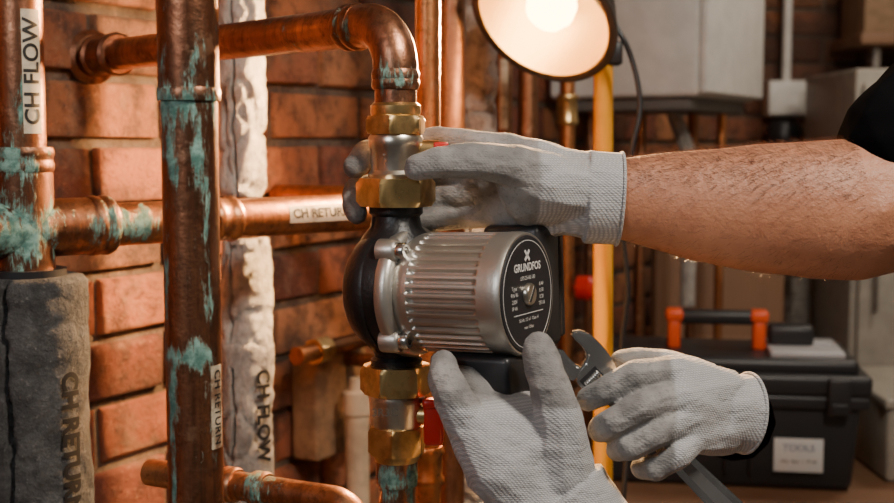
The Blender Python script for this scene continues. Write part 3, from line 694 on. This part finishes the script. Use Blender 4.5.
chain(bm,[kR,(445,198,1.046,14.5),(412,207,1.050,13.5),(386,216,1.043,12.5)])
chain(bm,[kP,(462,216,1.040,13),(436,220,1.040,12.5),(418,224,1.038,11)])
chain(bm,[(566,186,.994,30),(520,168,.978,23),(474,160,.966,18),(438,162,.961,16.5),(418,167,.962,14)])
c0=P(586,197,1.0); c1=P(619,199,1.0); axd=(c1-c0).normalized()
hull(bm,ring(c0,axd,Z,.0375,.030)+ring(c1,axd,Z,.0368,.031))
organic('glove_upper',bm,GLOVE,person,vox=.0013,sm=5,fn=lambda p:1-ss(p.x,P(515,0,1).x,P(560,0,1).x),dispf=lambda p:wr(p)*(1.0 if p.x<P(570,0,1).x else .4))
h=ring(c1,axd,Z,.0370,.0312,40); tube('cuff_hem',h+[h[0]],.0013,GLOVE,person,seg=10)
bm=bmesh.new()
st=[(600,198,1.0,34,29),(622,199,1.0,42,35),(650,202,1.0,48,39),(690,206,.995,55,44),(750,208,.99,63,50),(810,210,.985,68,56),(860,209,.985,70,60),(905,202,.99,68,62)]
for A_,B_ in zip(st[:-1],st[1:]):
    pa=P(*A_[:3]);pb=P(*B_[:3])
    hull(bm,ring(pa,X,Z,A_[3]*.0008,A_[4]*.0008)+ring(pb,X,Z,B_[3]*.0008,B_[4]*.0008))
chain(bm,[(862,208,.985,66),(910,190,.99,66),(960,150,1.03,64),(1020,110,1.08,64),(1080,70,1.12,66)])
arm=organic('arm',bm,SKIN,person,vox=.0022,sm=18,dispf=lambda p:noise.noise(p*22)*.0014+noise.noise(p*15)*.0010)
bm=bmesh.new()
hullS(bm,(894,138,.980,56),(915,150,.98,50),(965,100,1.03,78),(1000,120,1.03,70)); hullS(bm,(965,100,1.03,78),(1000,120,1.03,70),(1090,50,1.12,94),(1110,90,1.12,90))
organic('shirt_sleeve',bm,CLOTH,person,vox=.0025,sm=4,dispf=lambda p:noise.noise(p*26)*.003)
V=[];Fc=[]; me=arm.data; xs0=P(626,0,1).x; xs1=P(850,0,.985).x; rnd=random.Random(4); cnt=0; nv=len(me.vertices)
nvv=me.vertex_normals
while cnt<3600:
    vi=rnd.randrange(nv); p=me.vertices[vi].co.copy()
    if not(xs0<p.x<xs1): continue
    n_=Vector(nvv[vi].vector)
    if n_.y>.5: continue
    if rnd.random()>(.08+.92*max(0,n_.z)): continue
    L=rnd.uniform(.004,.011); dr=(Vector((-.9+rnd.uniform(-.4,.4),rnd.uniform(-.3,.3),rnd.uniform(-.5,.3)))+n_*.55).normalized()
    t1=n_.orthogonal().normalized(); t2=n_.cross(t1); w=.00011; b=len(V)
    mid=p+dr*L*.55; tip=p+dr*L-n_*L*.15
    for k in range(3):
        q=t1*math.cos(k*2.094)+t2*math.sin(k*2.094); V.append(p+q*w)
    for k in range(3):
        q=t1*math.cos(k*2.094)+t2*math.sin(k*2.094); V.append(mid+q*w*.8)
    V.append(tip)
    for k in range(3):
        j=(k+1)%3; Fc.append((b+k,b+j,b+3+j,b+3+k)); Fc.append((b+3+k,b+3+j,b+6))
    cnt+=1
mk('arm_hair',V,Fc,HAIR,person)
# right lower hand holding the spanner
bm=bmesh.new()
kI=(676,374,.925,20);kM=(680,396,.915,20);kR=(686,418,.915,19);kP=(692,438,.920,17)
hullS(bm,kI,kM,kR,kP,(722,392,.945,26),(722,430,.945,26))
hullS(bm,(722,392,.945,26),(722,430,.945,26),(692,380,.955,20),(692,430,.955,22))
chain(bm,[kI,(636,376,.912,17),(606,391,.915,15),(588,399,.925,12.5)])
chain(bm,[kM,(644,407,.900,16.5),(614,422,.903,15.5),(600,430,.922,13.5)])
chain(bm,[kR,(658,432,.900,16),(630,446,.904,15),(618,449,.922,13)])
chain(bm,[kP,(678,455,.905,14.5),(656,468,.908,13.5),(643,467,.924,12)])
chain(bm,[(702,384,.958,24),(664,366,.966,18),(638,362,.966,15.5),(622,363,.962,13.5)])
c0=P(716,411,.945); c1=P(746,413,.955); axd=(c1-c0).normalized()
hull(bm,ring(c0,axd,Z,.0290,.025)+ring(c1,axd,Z,.0305,.026))
organic('glove_spanner_hand',bm,GLOVE,person,vox=.0012,sm=3,fn=lambda p:1-ss(p.x,P(645,0,.93).x,P(690,0,.93).x),dispf=wr)
h=ring(c1,axd,Z,.0305,.0262,40); tube('cuff_hem_spanner_hand',h+[h[0]],.0014,GLOVE,person,seg=10)
bm=bmesh.new(); hull(bm,ring(P(730,412,.95),axd,Z,.025,.022)+ring(P(745,413,.957),axd,Z,.026,.023))
chain(bm,[(724,412,.958,30),(722,412,1.05,34),(726,414,1.16,40),(733,420,1.25,42)])
organic('spanner_forearm_sleeve',bm,CLOTH,person,vox=.002)
# centre lower hand supporting the pump
p2=group('plumber_mate',P(540,440,.93))
bm=bmesh.new()
kI=(468,424,.915,24);kM=(486,408,.945,22);kR=(502,402,.970,20);kP=(516,404,.990,18)
hullS(bm,kI,kM,kR,kP,(520,488,.915,38),(565,492,.930,34),(556,430,.935,28))
hullS(bm,(500,470,.910,36),(520,488,.915,38),kI,(540,440,.915,28))
hullS(bm,(520,488,.915,38),(565,492,.930,34),(540,530,.915,42),(590,530,.930,38))
chain(bm,[kI,(452,396,.910,20),(444,376,.922,17.5),(443,364,.935,14.5)])
chain(bm,[kM,(470,384,.950,18),(462,368,.968,16),(460,362,.985,14)])
chain(bm,[kR,(490,398,.985,16),(484,396,1.005,15),(480,390,1.015,13)])
chain(bm,[kP,(512,402,1.005,15),(506,398,1.02,14)])
chain(bm,[(562,470,.915,34),(560,425,.905,26),(549,385,.902,21),(541,358,.908,18.5),(539,347,.914,16)])
c0=P(548,500,.922); c1=P(600,575,.92); axd=(c1-c0).normalized()
hull(bm,ring(c0,axd,X,.048,.036)+ring(c1,axd,X,.046,.036))
organic('glove_support_hand',bm,GLOVE,p2,vox=.0012,sm=4,fn=lambda p:ss(p.z,P(0,425,.92).z,P(0,375,.92).z),dispf=wr)
bm=bmesh.new(); chain(bm,[(590,560,.92,50),(640,660,.90,60),(700,800,.88,66)])
organic('arm',bm,SKIN,p2,vox=.003,sm=6)
# ---------------------------------------------------------------- lights
def area(name,loc,tgt,size,e,c):
    l=bpy.data.lights.new(name,'AREA'); l.energy=e; l.size=size; l.color=c
    o_=bpy.data.objects.new(name,l); o_.location=loc; o_.rotation_euler=(Vector(tgt)-Vector(loc)).to_track_quat('-Z','Y').to_euler(); col.objects.link(o_)
area('overhead_key_light',(.62,.25,2.3),(.08,1.0,1.2),.22,24,(1.,.90,.78))  # unseen area light added as overhead key, no ceiling fitting
area('front_left_fill_light',(-.75,-.3,1.9),(0,1.0,1.25),.35,6,(.92,.95,1.))  # added cool fill from front left, there is no window
area('background_fill_light',(1.2,2.3,2.4),(.85,3.0,1.0),.4,13,(1.,.87,.72))  # added fill to brighten toolbox and back wall, no lamp stands there
w=bpy.data.worlds.new('World'); bpy.context.scene.world=w; w.use_nodes=True
w.node_tree.nodes['Background'].inputs[0].default_value=(.55,.5,.46,1); w.node_tree.nodes['Background'].inputs[1].default_value=.13
# ---------------------------------------------------------------- camera
cd=bpy.data.cameras.new('camera'); cd.sensor_width=36; cd.lens=F*36/894; cd.clip_start=.02
co=bpy.data.objects.new('camera',cd); co.location=CAM; co.rotation_euler=(math.pi/2-TH,0,0); col.objects.link(co)
cd.dof.use_dof=True; cd.dof.focus_distance=.98; cd.dof.aperture_fstop=7
bpy.context.scene.camera=co
